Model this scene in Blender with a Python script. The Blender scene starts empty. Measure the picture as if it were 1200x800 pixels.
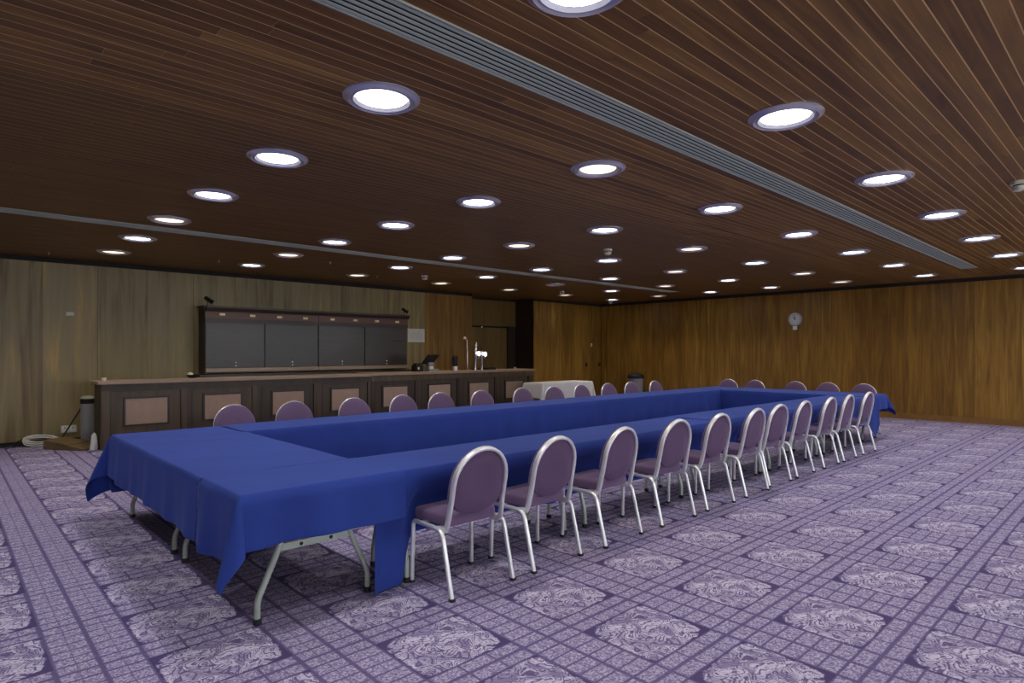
import bpy, bmesh, math, random
from mathutils import Vector, Matrix
from math import sin, cos, pi, radians, sqrt, atan2

# ---------------------------------------------------------------- camera, world, exposure
scene = bpy.context.scene
COL = scene.collection
YAW = radians(46.768)                       # angle between the view direction and the +X axis of the room
cam_data = bpy.data.cameras.new('camera')
cam_data.sensor_width = 36.0
cam_data.lens = 714.2 / 1200 * 36.0
cam_data.shift_y = 12.05 / 1200
cam_data.clip_start = 0.05
cam = bpy.data.objects.new('camera', cam_data)
COL.objects.link(cam)
cam.location = (0, 0, 1.5)
cam.rotation_euler = (pi / 2, 0, YAW - pi / 2)
scene.camera = cam

world = bpy.data.worlds.new('world')
scene.world = world
world.use_nodes = True
world.node_tree.nodes['Background'].inputs[0].default_value = (0.94, 0.97, 1.0, 1)
world.node_tree.nodes['Background'].inputs[1].default_value = 5.0

scene.view_settings.view_transform = 'Standard'
scene.view_settings.look = 'None'
scene.view_settings.gamma = 1.0
scene.view_settings.use_curve_mapping = False
scene.view_settings.exposure = 0.42
scene.cycles.use_denoising = True
scene.cycles.max_bounces = 8
scene.cycles.diffuse_bounces = 4
scene.cycles.glossy_bounces = 4
scene.cycles.sample_clamp_indirect = 6.0

SPOT_W = 56.0            # power of one ceiling downlight
LENS_EMIT = 9.0

rnd = random.Random(7)

# ---------------------------------------------------------------- room numbers
CEIL = 3.05
WALL_Y = 12.52           # the wall behind the bar
WALL_X = 15.75           # the wall with the clock
ROOM_X0, ROOM_Y0 = -5.0, -4.0
PANEL_TOP = 2.97

# ---------------------------------------------------------------- node helpers
class NT:
    def __init__(self, name, rough=0.5, metal=0.0, spec=0.5):
        self.m = bpy.data.materials.new(name)
        self.m.use_nodes = True
        self.t = self.m.node_tree
        self.b = self.t.nodes['Principled BSDF']
        self.b.inputs['Roughness'].default_value = rough
        self.b.inputs['Metallic'].default_value = metal
        self.b.inputs['Specular IOR Level'].default_value = spec
    def n(self, typ, **kw):
        x = self.t.nodes.new(typ)
        for k, v in kw.items():
            setattr(x, k, v)
        return x
    def link(self, a, b):
        self.t.links.new(a, b)
    def put(self, sock, v):
        if isinstance(v, (int, float)):
            sock.default_value = v
        elif isinstance(v, (tuple, list)):
            sock.default_value = tuple(v) if len(v) != 3 or sock.type == 'VECTOR' else (*v, 1)
        else:
            self.link(v, sock)
    def math(self, op, a, b=None, c=None, clamp=False):
        x = self.n('ShaderNodeMath', operation=op, use_clamp=clamp)
        self.put(x.inputs[0], a)
        if b is not None: self.put(x.inputs[1], b)
        if c is not None: self.put(x.inputs[2], c)
        return x.outputs[0]
    def mapr(self, v, a, b, c=0.0, d=1.0, smooth=False):
        x = self.n('ShaderNodeMapRange', interpolation_type='SMOOTHSTEP' if smooth else 'LINEAR')
        self.put(x.inputs[0], v)
        for i, q in enumerate((a, b, c, d)):
            self.put(x.inputs[1 + i], q)
        return x.outputs[0]
    def mix(self, f, a, b, mode='MIX'):
        x = self.n('ShaderNodeMix', data_type='RGBA', blend_type=mode)
        self.put(x.inputs[0], f)
        self.put(x.inputs[6], a); self.put(x.inputs[7], b)
        return x.outputs[2]
    def noise(self, vec, scale, detail=3, rough=0.55, dist=0.0):
        x = self.n('ShaderNodeTexNoise')
        if vec is not None: self.link(vec, x.inputs['Vector'])
        x.inputs['Scale'].default_value = scale
        x.inputs['Detail'].default_value = detail
        x.inputs['Roughness'].default_value = rough
        x.inputs['Distortion'].default_value = dist
        return x.outputs['Fac']
    def pos(self):
        return self.n('ShaderNodeNewGeometry').outputs['Position']
    def objco(self):
        return self.n('ShaderNodeTexCoord').outputs['Object']
    def scaled(self, vec, s, off=None):
        x = self.n('ShaderNodeMapping')
        self.link(vec, x.inputs['Vector'])
        x.inputs['Scale'].default_value = s
        if off is not None: self.link(off, x.inputs['Location'])
        return x.outputs['Vector']
    def comb(self, x, y, z=0.0):
        c = self.n('ShaderNodeCombineXYZ')
        self.put(c.inputs[0], x); self.put(c.inputs[1], y); self.put(c.inputs[2], z)
        return c.outputs[0]
    def rand(self):
        return self.n('ShaderNodeObjectInfo').outputs['Random']
    def island(self):
        return self.n('ShaderNodeNewGeometry').outputs['Random Per Island']
    def ramp(self, f, stops):
        x = self.n('ShaderNodeValToRGB')
        e = x.color_ramp.elements
        while len(e) < len(stops): e.new(0.5)
        for q, (p, c) in zip(e, stops):
            q.position = p; q.color = (*c, 1)
        self.put(x.inputs[0], f)
        return x.outputs[0]
    def color(self, c):
        self.put(self.b.inputs['Base Color'], c)
    def bump(self, h, strength=0.2, dist=0.01):
        x = self.n('ShaderNodeBump')
        x.inputs['Strength'].default_value = strength
        x.inputs['Distance'].default_value = dist
        self.link(h, x.inputs['Height'])
        self.link(x.outputs[0], self.b.inputs['Normal'])

def plain(name, c, rough=0.5, metal=0.0, spec=0.5, var=0.06, scale=14):
    m = NT(name, rough, metal, spec)
    f = m.noise(m.objco(), scale, 3)
    m.color(m.mix(f, tuple(q * (1 - var) for q in c), tuple(min(1, q * (1 + var)) for q in c)))
    return m.m

def emit(name, c, s):
    m = NT(name)
    m.color((0.8, 0.8, 0.8))
    m.put(m.b.inputs['Emission Color'], c)
    m.b.inputs['Emission Strength'].default_value = s
    return m.m

def wood(name, stops, axis, per_island=False, vary=0.30, rough=0.4, spec=0.5, streak=1.0, coat=0.0, fine=40.0, broad=5.0, rng=(0.2, 0.8)):
    """axis: 0 grain along X, 2 grain vertical. Board-to-board variation from the object or the mesh island."""
    m = NT(name, rough, 0, spec)
    r = m.island() if per_island else m.rand()
    off = m.comb(m.math('MULTIPLY', r, 37.0), m.math('MULTIPLY', r, 91.0), m.math('MULTIPLY', r, 53.0))
    def sc(k, l):
        s = [k, k, k]; s[axis] = l
        return tuple(s)
    p = m.pos()
    g1 = m.noise(m.scaled(p, sc(fine, fine * 0.03), off), 1.0, 4, 0.6, 0.4)
    g2 = m.noise(m.scaled(p, sc(broad, broad * 0.09), off), 1.0, 3, 0.55, 1.2)
    f = m.math('ADD', m.math('MULTIPLY', g1, 0.42 * streak), m.math('MULTIPLY', g2, 0.5))
    f = m.math('ADD', f, m.math('MULTIPLY', m.math('SUBTRACT', r, 0.5), vary))
    m.color(m.ramp(m.mapr(f, *rng), stops))
    m.put(m.b.inputs['Roughness'], m.mapr(g1, 0.3, 0.7, rough * 0.85, rough * 1.2))
    if coat:
        m.b.inputs['Coat Weight'].default_value = coat
        m.b.inputs['Coat Roughness'].default_value = 0.25
    m.bump(g1, 0.08, 0.004)
    return m.m

# ---------------------------------------------------------------- materials
M = {}
CEIL_STOPS = [(0.0, (0.09, 0.042, 0.012)), (0.4, (0.195, 0.10, 0.026)), (0.7, (0.30, 0.165, 0.043)), (1.0, (0.50, 0.30, 0.085))]
M['plank'] = wood('ceiling_plank_wood', CEIL_STOPS, 0, False, vary=0.22, rough=0.4, spec=0.22, fine=55, broad=9, rng=(0.24, 0.76))
M['plank_far'] = wood('ceiling_plank_wood_far', CEIL_STOPS, 0, True, vary=0.10, rough=0.4, spec=0.22, fine=55, broad=9, streak=0.7, rng=(0.22, 0.92))
M['tongue'] = plain('pale_tongue_wood', (0.82, 0.58, 0.28), 0.6)
M['veneer'] = wood('walnut_veneer', [(0.0, (0.09, 0.036, 0.005)), (0.4, (0.20, 0.098, 0.013)), (0.7, (0.32, 0.172, 0.024)), (1.0, (0.58, 0.36, 0.08))], 2, vary=0.10, rough=0.42, fine=30, broad=7, rng=(0.22, 0.74))
M['painted_sheen'] = wood('painted_sheen_veneer', [(0.0, (0.13, 0.070, 0.018)), (0.35, (0.235, 0.18, 0.072)), (0.62, (0.285, 0.22, 0.095)), (1.0, (0.52, 0.34, 0.08))], 2, vary=0.08, rough=0.42, fine=14, broad=4.5, streak=0.8, rng=(0.28, 0.62))  # same wall veneer, window sheen painted into the colour as paler olive
M['baseboard'] = wood('baseboard_wood', [(0.0, (0.13, 0.055, 0.013)), (0.5, (0.22, 0.105, 0.024)), (1.0, (0.3, 0.155, 0.04))], 0, rough=0.45)
M['black_void'] = plain('dark_recess_paint', (0.012, 0.009, 0.008), 0.8)
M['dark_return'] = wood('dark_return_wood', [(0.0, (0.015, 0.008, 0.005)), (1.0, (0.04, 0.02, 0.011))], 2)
M['alcove'] = wood('alcove_wood', [(0.0, (0.12, 0.072, 0.016)), (0.5, (0.20, 0.125, 0.03)), (1.0, (0.27, 0.17, 0.045))], 2)
M['bar_wood'] = wood('bar_dark_wood', [(0.0, (0.020, 0.013, 0.007)), (0.5, (0.060, 0.038, 0.020)), (1.0, (0.14, 0.092, 0.05))], 2, rough=0.45, fine=30)
M['bar_top'] = plain('bar_top_laminate', (0.34, 0.235, 0.17), 0.35, var=0.12)
M['inlay'] = plain('pink_brown_inlay', (0.36, 0.245, 0.18), 0.55, var=0.16, scale=9)
M['cabinet'] = wood('cabinet_dark_wood', [(0.0, (0.020, 0.013, 0.011)), (1.0, (0.055, 0.036, 0.03))], 0, rough=0.4)
M['frieze'] = plain('reddish_frieze', (0.12, 0.05, 0.033), 0.4)
M['shutter'] = wood('shutter_slate', [(0.0, (0.026, 0.023, 0.022)), (1.0, (0.05, 0.043, 0.04))], 0, rough=0.3)
M['brass_plate'] = plain('cream_plate', (0.85, 0.66, 0.36), 0.35)
M['chrome'] = plain('polished_steel', (0.78, 0.78, 0.8), 0.16, 1.0)
M['alu'] = plain('satin_aluminium', (0.80, 0.80, 0.82), 0.36, 0.55, var=0.03)
M['trim'] = plain('lamp_trim_metal', (0.62, 0.62, 0.68), 0.28, 0.7, var=0.03)
M['table_leg'] = plain('grey_green_enamel', (0.40, 0.45, 0.40), 0.42, 0.15)
M['rubber'] = plain('black_rubber', (0.012, 0.012, 0.013), 0.7)
M['black'] = plain('black_plastic', (0.012, 0.012, 0.014), 0.55, spec=0.3)
M['tabletop'] = plain('table_laminate', (0.03, 0.022, 0.016), 0.6)
M['grey'] = plain('grey_plastic', (0.28, 0.28, 0.28), 0.5)
M['vent'] = plain('vent_aluminium', (0.46, 0.54, 0.47), 0.55, 0.0, spec=0.25)
M['white'] = plain('white_plastic', (0.75, 0.74, 0.70), 0.45)
M['cream'] = plain('cream_plastic', (0.62, 0.60, 0.48), 0.45)
M['paper'] = plain('white_paper', (0.72, 0.71, 0.64), 0.8)
M['ink'] = plain('grey_ink', (0.3, 0.3, 0.28), 0.8)
M['cardboard'] = plain('brown_board', (0.15, 0.095, 0.04), 0.55, var=0.3, scale=5)
M['green_grey'] = plain('pale_green_lid', (0.36, 0.40, 0.28), 0.5)
M['clock_face'] = plain('clock_face', (0.62, 0.62, 0.60), 0.4)
M['lens_white'] = emit('lamp_lens_white', (0.93, 0.95, 1.0), LENS_EMIT)
M['lens_warm'] = emit('lamp_lens_warm', (1.0, 0.80, 0.50), 1.9)
M['lens_off'] = plain('lamp_lens_unlit', (0.45, 0.42, 0.40), 0.3)
M['badge'] = emit('lit_tap_badge', (1.0, 1.0, 1.0), 3.0)
gl = NT('window_glass')
_tr = gl.n('ShaderNodeBsdfTransparent'); _gs = gl.n('ShaderNodeBsdfGlossy'); _mx = gl.n('ShaderNodeMixShader')
_gs.inputs['Roughness'].default_value = 0.02; _mx.inputs[0].default_value = 0.06
gl.link(_tr.outputs[0], _mx.inputs[1]); gl.link(_gs.outputs[0], _mx.inputs[2])
gl.link(_mx.outputs[0], gl.t.nodes['Material Output'].inputs['Surface'])
M['glass'] = gl.m
M['steel_white'] = plain('bright_steel', (0.85, 0.85, 0.86), 0.3, 0.6)

def cloth_mat(name, c, sheen_c, rough=0.85, sheen=0.14):
    m = NT(name, rough, 0, 0.25)
    p = m.pos()
    f = m.noise(p, 3.0, 4, 0.6)
    m.color(m.mix(f, tuple(q * 0.8 for q in c), tuple(q * 1.2 for q in c)))
    m.b.inputs['Sheen Weight'].default_value = sheen
    m.b.inputs['Sheen Roughness'].default_value = 0.4
    m.put(m.b.inputs['Sheen Tint'], sheen_c)
    m.bump(m.noise(p, 260, 2), 0.15, 0.002)
    return m.m
M['blue'] = cloth_mat('royal_blue_cloth', (0.020, 0.044, 0.25), (0.35, 0.45, 1.0))
M['whitecloth'] = cloth_mat('white_table_linen', (0.72, 0.71, 0.70), (1, 1, 1), sheen=0.2)
M['fabric'] = cloth_mat('purple_chair_fabric', (0.135, 0.085, 0.165), (0.7, 0.55, 0.85), sheen=0.5)
M['fabric_dark'] = cloth_mat('purple_chair_fabric_back', (0.105, 0.062, 0.125), (0.6, 0.45, 0.75), sheen=0.35)

def carpet():
    m = NT('patterned_purple_carpet', 0.95, 0, 0.1)
    p = m.pos()
    s = m.n('ShaderNodeSeparateXYZ'); m.link(p, s.inputs[0])
    X, Y = s.outputs[0], s.outputs[1]
    u = m.math('MULTIPLY', m.math('FRACT', m.math('MULTIPLY', m.math('SUBTRACT', X, 0.745 - 8.83), 1 / 0.883)), 5.0)
    v = m.math('MULTIPLY', m.math('FRACT', m.math('MULTIPLY', m.math('SUBTRACT', Y, 1.03 - 6.35), 1 / 0.635)), 7.0)
    incell = m.math('MULTIPLY', m.math('LESS_THAN', u, 3.0), m.math('LESS_THAN', v, 5.0))
    wob = m.math('MULTIPLY', m.math('SUBTRACT', m.noise(p, 55, 2), 0.5), 0.006)
    def dist(t, k, unit):
        return m.math('ADD', m.math('MULTIPLY', m.math('ABSOLUTE', m.math('SUBTRACT', t, k)), unit), wob)
    def gline(t, unit, mult, hw):                     # 1 on the lines of the grid
        fr = m.math('FRACT', m.math('MULTIPLY', t, mult))
        d = m.math('MULTIPLY', m.math('MINIMUM', fr, m.math('SUBTRACT', 1.0, fr)), unit / mult)
        return m.mapr(m.math('ADD', d, wob), hw * 0.5, hw * 1.5, 1, 0)
    lines = m.math('MAXIMUM', gline(u, 0.1766, 1, 0.0055), gline(v, 0.0907, 1, 0.0055))
    thin = m.math('MULTIPLY', gline(u, 0.1766, 2, 0.003), 0.5)
    lines = m.math('MAXIMUM', lines, thin)
    lines = m.math('MULTIPLY', lines, m.math('SUBTRACT', 1.0, incell))
    major = None
    for t, unit, k, hw in ((u, 0.1766, 0, 0.010), (u, 0.1766, 3, 0.012), (u, 0.1766, 4, 0.011), (u, 0.1766, 5, 0.010),
                           (v, 0.0907, 0, 0.007), (v, 0.0907, 5, 0.007), (v, 0.0907, 6, 0.010), (v, 0.0907, 7, 0.007)):
        q = m.mapr(dist(t, k, unit), hw * 0.6, hw * 1.4, 1, 0)
        if t is u and k in (0, 3, 5):
            pass
        major = q if major is None else m.math('MAXIMUM', major, q)
    # inside a cell the only border is the cell's own; keep majors away from the motif's middle
    edge_only = m.math('MAXIMUM', m.math('SUBTRACT', 1.0, incell), 1.0)
    lines = m.math('MAXIMUM', lines, m.math('MULTIPLY', major, edge_only))
    # small ornament in the border squares
    loc = m.comb(m.math('MULTIPLY', u, 0.1766), m.math('MULTIPLY', v, 0.0907))
    orn = m.mapr(m.noise(loc, 75, 2, 0.6, 0.9), 0.40, 0.60)
    orn = m.math('ADD', 0.38, m.math('MULTIPLY', orn, 0.48))
    # scrolling motif of the large panels: same in every panel
    cu = m.math('DIVIDE', m.math('SUBTRACT', u, 1.5), 1.5)
    cv = m.math('DIVIDE', m.math('SUBTRACT', v, 2.5), 2.5)
    rr = m.math('ADD', m.math('POWER', m.math('ABSOLUTE', cu), 5.0), m.math('POWER', m.math('ABSOLUTE', cv), 5.0))
    rr = m.math('ADD', rr, m.math('MULTIPLY', m.math('MULTIPLY', cu, cv), -0.35))
    rr = m.math('ADD', rr, m.math('MULTIPLY', m.math('SUBTRACT', m.noise(loc, 16, 3, 0.6), 0.5), 1.5))
    blob = m.mapr(rr, 0.80, 0.98, 1, 0)
    def ridge(scale, wid, lo, d):
        q = m.noise(loc, scale, 1, 0.45, d)
        return m.mapr(m.math('ABSOLUTE', m.math('SUBTRACT', q, 0.5)), wid * 0.35, wid, lo, 1.0)
    def contour(scale, levels, wid, lo, d):
        q = m.math('FRACT', m.math('MULTIPLY', m.noise(loc, scale, 1, 0.5, d), levels))
        return m.mapr(m.math('ABSOLUTE', m.math('SUBTRACT', q, 0.5)), wid * 0.5, wid * 1.3, lo, 1.0)
    blotch = m.mapr(m.noise(loc, 9, 2, 0.5, 0.8), 0.36, 0.58, 0.50, 1.0)
    mot = m.math('MULTIPLY', m.math('MULTIPLY', contour(8.5, 9.0, 0.16, 0.12, 1.2), contour(26, 5.0, 0.12, 0.45, 0.8)), blotch)
    mot = m.math('MULTIPLY', m.math('ADD', 0.12, m.math('MULTIPLY', mot, 0.96)), blob)
    t = m.math('ADD', m.math('MULTIPLY', mot, incell), m.math('MULTIPLY', orn, m.math('SUBTRACT', 1.0, incell)))
    t = m.math('MULTIPLY', t, m.math('SUBTRACT', 1.0, m.math('MULTIPLY', lines, 0.72)))
    fuzz = m.noise(p, 420, 2)
    t = m.math('ADD', t, m.math('MULTIPLY', m.math('SUBTRACT', fuzz, 0.5), 0.18), clamp=True)
    wear = m.noise(p, 0.9, 3)
    col = m.ramp(t, [(0.0, (0.045, 0.032, 0.115)), (0.5, (0.185, 0.152, 0.295)), (1.0, (0.54, 0.49, 0.62))])
    m.color(m.mix(m.math('MULTIPLY', wear, 0.22), col, (0.26, 0.2, 0.27)))
    m.bump(fuzz, 0.25, 0.003)
    return m.m
M['carpet'] = carpet()

# ---------------------------------------------------------------- mesh helpers
class MB:
    def __init__(self):
        self.v = []; self.f = []
    def add(self, vs, fs):
        o = len(self.v)
        self.v += [tuple(q) for q in vs]
        self.f += [tuple(i + o for i in q) for q in fs]
        return self
    def box(self, x0, x1, y0, y1, z0, z1):
        vs = [(x, y, z) for z in (z0, z1) for y in (y0, y1) for x in (x0, x1)]
        return self.add(vs, [(0, 2, 3, 1), (4, 5, 7, 6), (0, 1, 5, 4), (2, 6, 7, 3), (0, 4, 6, 2), (1, 3, 7, 5)])
    def sweep(self, pts, prof, closed=False, up=(0, 0, 1), caps=True):
        """prof: list of (a, b) offsets; a along the side vector, b along the local up."""
        pts = [Vector(p) for p in pts]
        n = len(pts); k = len(prof)
        vs = []
        prev_s = None
        for i, p in enumerate(pts):
            if closed:
                t = (pts[(i + 1) % n] - pts[i - 1])
            else:
                t = pts[min(i + 1, n - 1)] - pts[max(i - 1, 0)]
            t.normalize()
            if prev_s is None:
                s = t.cross(Vector(up))
                if s.length < 1e-4: s = t.cross(Vector((1, 0, 0)))
            else:
                s = prev_s - t * prev_s.dot(t)
            s.normalize(); prev_s = s
            w = s.cross(t)
            vs += [p + s * a + w * b for a, b in prof]
        fs = []
        for i in range(n if closed else n - 1):
            j = (i + 1) % n
            for q in range(k):
                r = (q + 1) % k
                fs.append((i * k + q, i * k + r, j * k + r, j * k + q))
        if caps and not closed:
            fs.append(tuple(range(k)))
            fs.append(tuple((n - 1) * k + q for q in reversed(range(k))))
        return self.add(vs, fs)
    def tube(self, pts, r, n=10, closed=False):
        return self.sweep(pts, [(r * cos(2 * pi * i / n), r * sin(2 * pi * i / n)) for i in range(n)], closed)
    def lathe(self, prof, n=32, c=(0, 0, 0), cap0=False, cap1=False, axis='z'):
        vs = []
        for r, z in prof:
            for i in range(n):
                a = 2 * pi * i / n
                if axis == 'z': q = (c[0] + r * cos(a), c[1] + r * sin(a), c[2] + z)
                elif axis == 'x': q = (c[0] + z, c[1] + r * cos(a), c[2] + r * sin(a))
                else: q = (c[0] + r * cos(a), c[1] + z, c[2] + r * sin(a))
                vs.append(q)
        fs = []
        for j in range(len(prof) - 1):
            for i in range(n):
                k = (i + 1) % n
                fs.append((j * n + i, j * n + k, (j + 1) * n + k, (j + 1) * n + i))
        if cap0: fs.append(tuple(reversed(range(n))))
        if cap1: fs.append(tuple((len(prof) - 1) * n + i for i in range(n)))
        return self.add(vs, fs)
    def mesh(self, name, mat, smooth=None):
        me = bpy.data.meshes.new(name)
        me.from_pydata(self.v, [], self.f)
        bm = bmesh.new(); bm.from_mesh(me)
        bmesh.ops.recalc_face_normals(bm, faces=bm.faces)
        bm.to_mesh(me); bm.free()
        if smooth is not None:
            me.polygons.foreach_set('use_smooth', [True] * len(me.polygons))
            if smooth < 180:
                me.set_sharp_from_angle(angle=radians(smooth))
        me.materials.append(mat)
        return me
    def build(self, name, mat, parent=None, smooth=None, bevel=0, loc=None, rot=None):
        o = bpy.data.objects.new(name, self.mesh(name, mat, smooth))
        COL.objects.link(o)
        if parent is not None: o.parent = parent
        if loc is not None: o.location = loc
        if rot is not None: o.rotation_euler = rot
        if bevel:
            b = o.modifiers.new('bevel', 'BEVEL')
            b.width = bevel; b.segments = 2; b.limit_method = 'ANGLE'
        return o

def RECT(a, b, c=0.3):
    """rounded rectangular tube profile, half sizes a, b"""
    k = c * min(a, b)
    return [(a, -b + k), (a, b - k), (a - k, b), (-a + k, b), (-a, b - k), (-a, -b + k), (-a + k, -b), (a - k, -b)]

def fillet(pts, r, n=6):
    """round the inner corners of a polyline"""
    P = [Vector(p) for p in pts]
    out = [P[0]]
    for i in range(1, len(P) - 1):
        a, b, c = P[i - 1], P[i], P[i + 1]
        d1 = (a - b); d2 = (c - b)
        rr = min(r, d1.length * 0.49, d2.length * 0.49)
        p1 = b + d1.normalized() * rr; p2 = b + d2.normalized() * rr
        for k in range(n + 1):
            t = k / n
            out.append(p1 * (1 - t) ** 2 + b * 2 * t * (1 - t) + p2 * t * t)
    out.append(P[-1])
    return out

def tag(o, label, cat, group=None):
    o['label'] = label; o['category'] = cat
    if group: o['group'] = group
    return o
def thing(name, label, cat, loc=(0, 0, 0), rz=0, group=None):
    o = bpy.data.objects.new(name, None)
    o.empty_display_size = 0.1
    COL.objects.link(o)
    o.location = loc; o.rotation_euler = (0, 0, rz)
    return tag(o, label, cat, group)
def struct(o):
    o['kind'] = 'structure'
    return o
def copy_tree(o, parent=None):
    c = o.copy(); COL.objects.link(c); c.parent = parent
    for ch in list(o.children):
        copy_tree(ch, c)
    return c
ORD = ['first', 'second', 'third', 'fourth', 'fifth', 'sixth', 'seventh', 'eighth', 'ninth', 'tenth', 'eleventh', 'twelfth']

# ================================================================ ROOM SHELL
struct(MB().box(ROOM_X0 - 0.2, WALL_X + 0.2, ROOM_Y0 - 0.2, 13.6, -0.1, 0.0).build('floor', M['carpet']))

# ceiling: pale backing board carrying the planks
ceiling = struct(MB().box(ROOM_X0, WALL_X + 0.15, ROOM_Y0, 13.5, CEIL + 0.0012, CEIL + 0.12).build('ceiling', M['tongue']))
PITCH, GAP = 0.0875, 0.0070
VENTS = ((2.295, 2.555), (8.53, 8.79))
VENT_X1 = 13.9
unit_plank = MB().box(0, 1, 0, 1, 0, 0.006).mesh('plank', M['plank'])
far = MB()
y = ROOM_Y0
n_parts = 0
k = 0
line0 = VENTS[0][1] - PITCH * math.ceil((VENTS[0][1] - ROOM_Y0) / PITCH)
y = line0
while y < 13.45:
    mid = y + PITCH / 2
    xs = ROOM_X0 if not any(a < mid < b for a, b in VENTS) else VENT_X1 + 0.02
    as_part = -0.1 < mid < 4.35
    if not as_part and xs < 0 and mid < -0.1:
        pass
    x = xs
    first = True
    while x < WALL_X + 0.1:
        ln = rnd.uniform(2.9, 4.6) if not first else rnd.uniform(5.2, 8.0)
        x1 = min(x + ln, WALL_X + 0.12)
        if WALL_X + 0.12 - x1 < 0.8: x1 = WALL_X + 0.12
        if as_part and n_parts < 298:
            o = bpy.data.objects.new('plank', unit_plank)
            COL.objects.link(o); o.parent = ceiling
            o.location = (x, y + GAP / 2, CEIL)
            o.scale = (x1 - x - 0.002, PITCH - GAP, 1)
            n_parts += 1
        else:
            far.box(x, x1 - 0.002, y + GAP / 2, y + PITCH - GAP / 2, CEIL, CEIL + 0.006)
        x = x1
        first = False
    y += PITCH
fp = far.build('far_planks', M['plank_far'], ceiling)
fp['kind'] = 'stuff'

def vent(label, y0, y1):
    t = thing('linear_air_vent', label, 'air vent', (0, (y0 + y1) / 2, CEIL))
    w = (y1 - y0) / 2
    MB().box(ROOM_X0, VENT_X1, -w, w, 0.0002, 0.0011).build('backing', M['black_void'], t)
    for s in (-1, 1):
        MB().box(ROOM_X0, VENT_X1, s * w - 0.011 if s > 0 else -w, w if s > 0 else -w + 0.011, -0.005, 0.002).build('frame_rail', M['vent'], t)
    MB().box(VENT_X1, VENT_X1 + 0.012, -w, w, -0.005, 0.002).build('end_cap', M['vent'], t)
    nb = 6
    sl = None
    inner = 2 * (w - 0.011)
    pit = inner / nb
    for i in range(nb):
        c = -w + 0.011 + pit * (i + 0.5)
        if sl is None:
            sl = MB().box(ROOM_X0, VENT_X1, -0.0105, 0.0105, -0.0040, -0.0010).build('slat', M['vent'], t)
            o = sl
        else:
            o = sl.copy(); COL.objects.link(o); o.parent = t
        o.location = (0, c, 0)
vent('long grey slatted ceiling air vent above the open carpet side', *VENTS[0])
vent('long grey slatted ceiling air vent running parallel to the bar front', *VENTS[1])

# walls: dark carcass + veneer panels
def panel_mesh(w, h, axis, mat):
    mb = MB()
    g = 0.002
    if axis == 'y':
        mb.box(g, w - g, 0, 0.018, 0, h)
    else:
        mb.box(0, 0.018, g, w - g, 0, h)
    return mb.mesh('panel', mat)
PW = 0.757
wall_left = struct(MB().box(ROOM_X0, 10.33, WALL_Y + 0.018, WALL_Y + 0.15, 0, CEIL + 0.02).build('wall_left', M['black_void']))
pm_f = panel_mesh(PW, PANEL_TOP - 0.06, 'y', M['painted_sheen'])
pm_v = panel_mesh(PW, PANEL_TOP - 0.06, 'y', M['veneer'])
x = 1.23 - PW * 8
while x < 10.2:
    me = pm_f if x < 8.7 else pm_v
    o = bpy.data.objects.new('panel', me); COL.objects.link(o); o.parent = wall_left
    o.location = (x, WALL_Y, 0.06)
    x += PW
struct(MB().box(ROOM_X0, 10.31, WALL_Y - 0.006, WALL_Y + 0.018, 0, 0.058).build('baseboard_left', M['black_void']))

wall_right = struct(MB().box(WALL_X + 0.018, WALL_X + 0.15, ROOM_Y0, 13.5, 0, CEIL + 0.02).build('wall_right', M['black_void']))
pm_r = panel_mesh(PW, PANEL_TOP - 0.13, 'x', M['veneer'])
y = 12.5 - PW
while y > ROOM_Y0 - PW:
    o = bpy.data.objects.new('panel', pm_r); COL.objects.link(o); o.parent = wall_right
    o.location = (WALL_X, y, 0.13)
    y -= PW
struct(MB().box(WALL_X - 0.004, WALL_X + 0.018, ROOM_Y0, 12.5, 0, 0.127).build('baseboard_right', M['baseboard']))

# alcove with a door, then the panelled corner with a pair of doors
AX0, AX1, AY = 10.31, 12.6, 13.25
wall_alcove = struct(MB().box(10.2, AX1 + 0.1, AY + 0.1, AY + 0.2, 0, CEIL + 0.02).build('wall_alcove', M['black_void']))
MB().box(AX0, AX1, AY, AY + 0.1, 2.25, 2.99).build('header_panel', M['alcove'], wall_alcove)
MB().box(AX1 - 0.3, AX1, AY, AY + 0.1, 0, 2.25).build('door_jamb', M['dark_return'], wall_alcove)
d1 = struct(MB().box(AX0 + 0.6, AX1 - 0.31, AY + 0.05, AY + 0.09, 0, 2.2).build('door_1', M['alcove']))
MB().box(AX0, AX0 + 0.58, AY + 0.05, AY + 0.09, 0, 2.2).build('door_leaf', M['alcove'], d1)
MB().lathe([(0.03, 0), (0.03, 0.02), (0.0, 0.03)], 16, (11.25, AY - 0.03, 2.2), cap0=True).build('closer_knob', M['chrome'], d1)
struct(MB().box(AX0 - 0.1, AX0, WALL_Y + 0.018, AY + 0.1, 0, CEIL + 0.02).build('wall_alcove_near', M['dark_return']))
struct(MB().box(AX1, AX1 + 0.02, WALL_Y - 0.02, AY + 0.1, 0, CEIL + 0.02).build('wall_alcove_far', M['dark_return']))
wall_corner = struct(MB().box(AX1 + 0.02, WALL_X + 0.1, WALL_Y + 0.02, WALL_Y + 0.15, 0, CEIL + 0.02).build('wall_corner', M['black_void']))
cs = [12.6, 13.33, 13.82, 14.41]
for a, b in zip(cs, cs[1:]):
    MB().box(a + 0.003, b - 0.003, WALL_Y - 0.02, WALL_Y + 0.02, 0.05, PANEL_TOP + 0.01).build('panel', M['veneer'], wall_corner)
for i, (a, b, hx) in enumerate(((14.41, 15.1, 14.99), (15.1, 15.74, 15.64))):
    d = struct(MB().box(a + 0.004, b - 0.004, WALL_Y - 0.02, WALL_Y + 0.02, 0.03, PANEL_TOP).build('door_%d' % (i + 2), M['veneer']))
    MB().box(hx - 0.045, hx + 0.045, WALL_Y - 0.035, WALL_Y - 0.021, 1.03, 1.15).build('handle_plate', M['black'], d, bevel=0.004)
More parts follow.
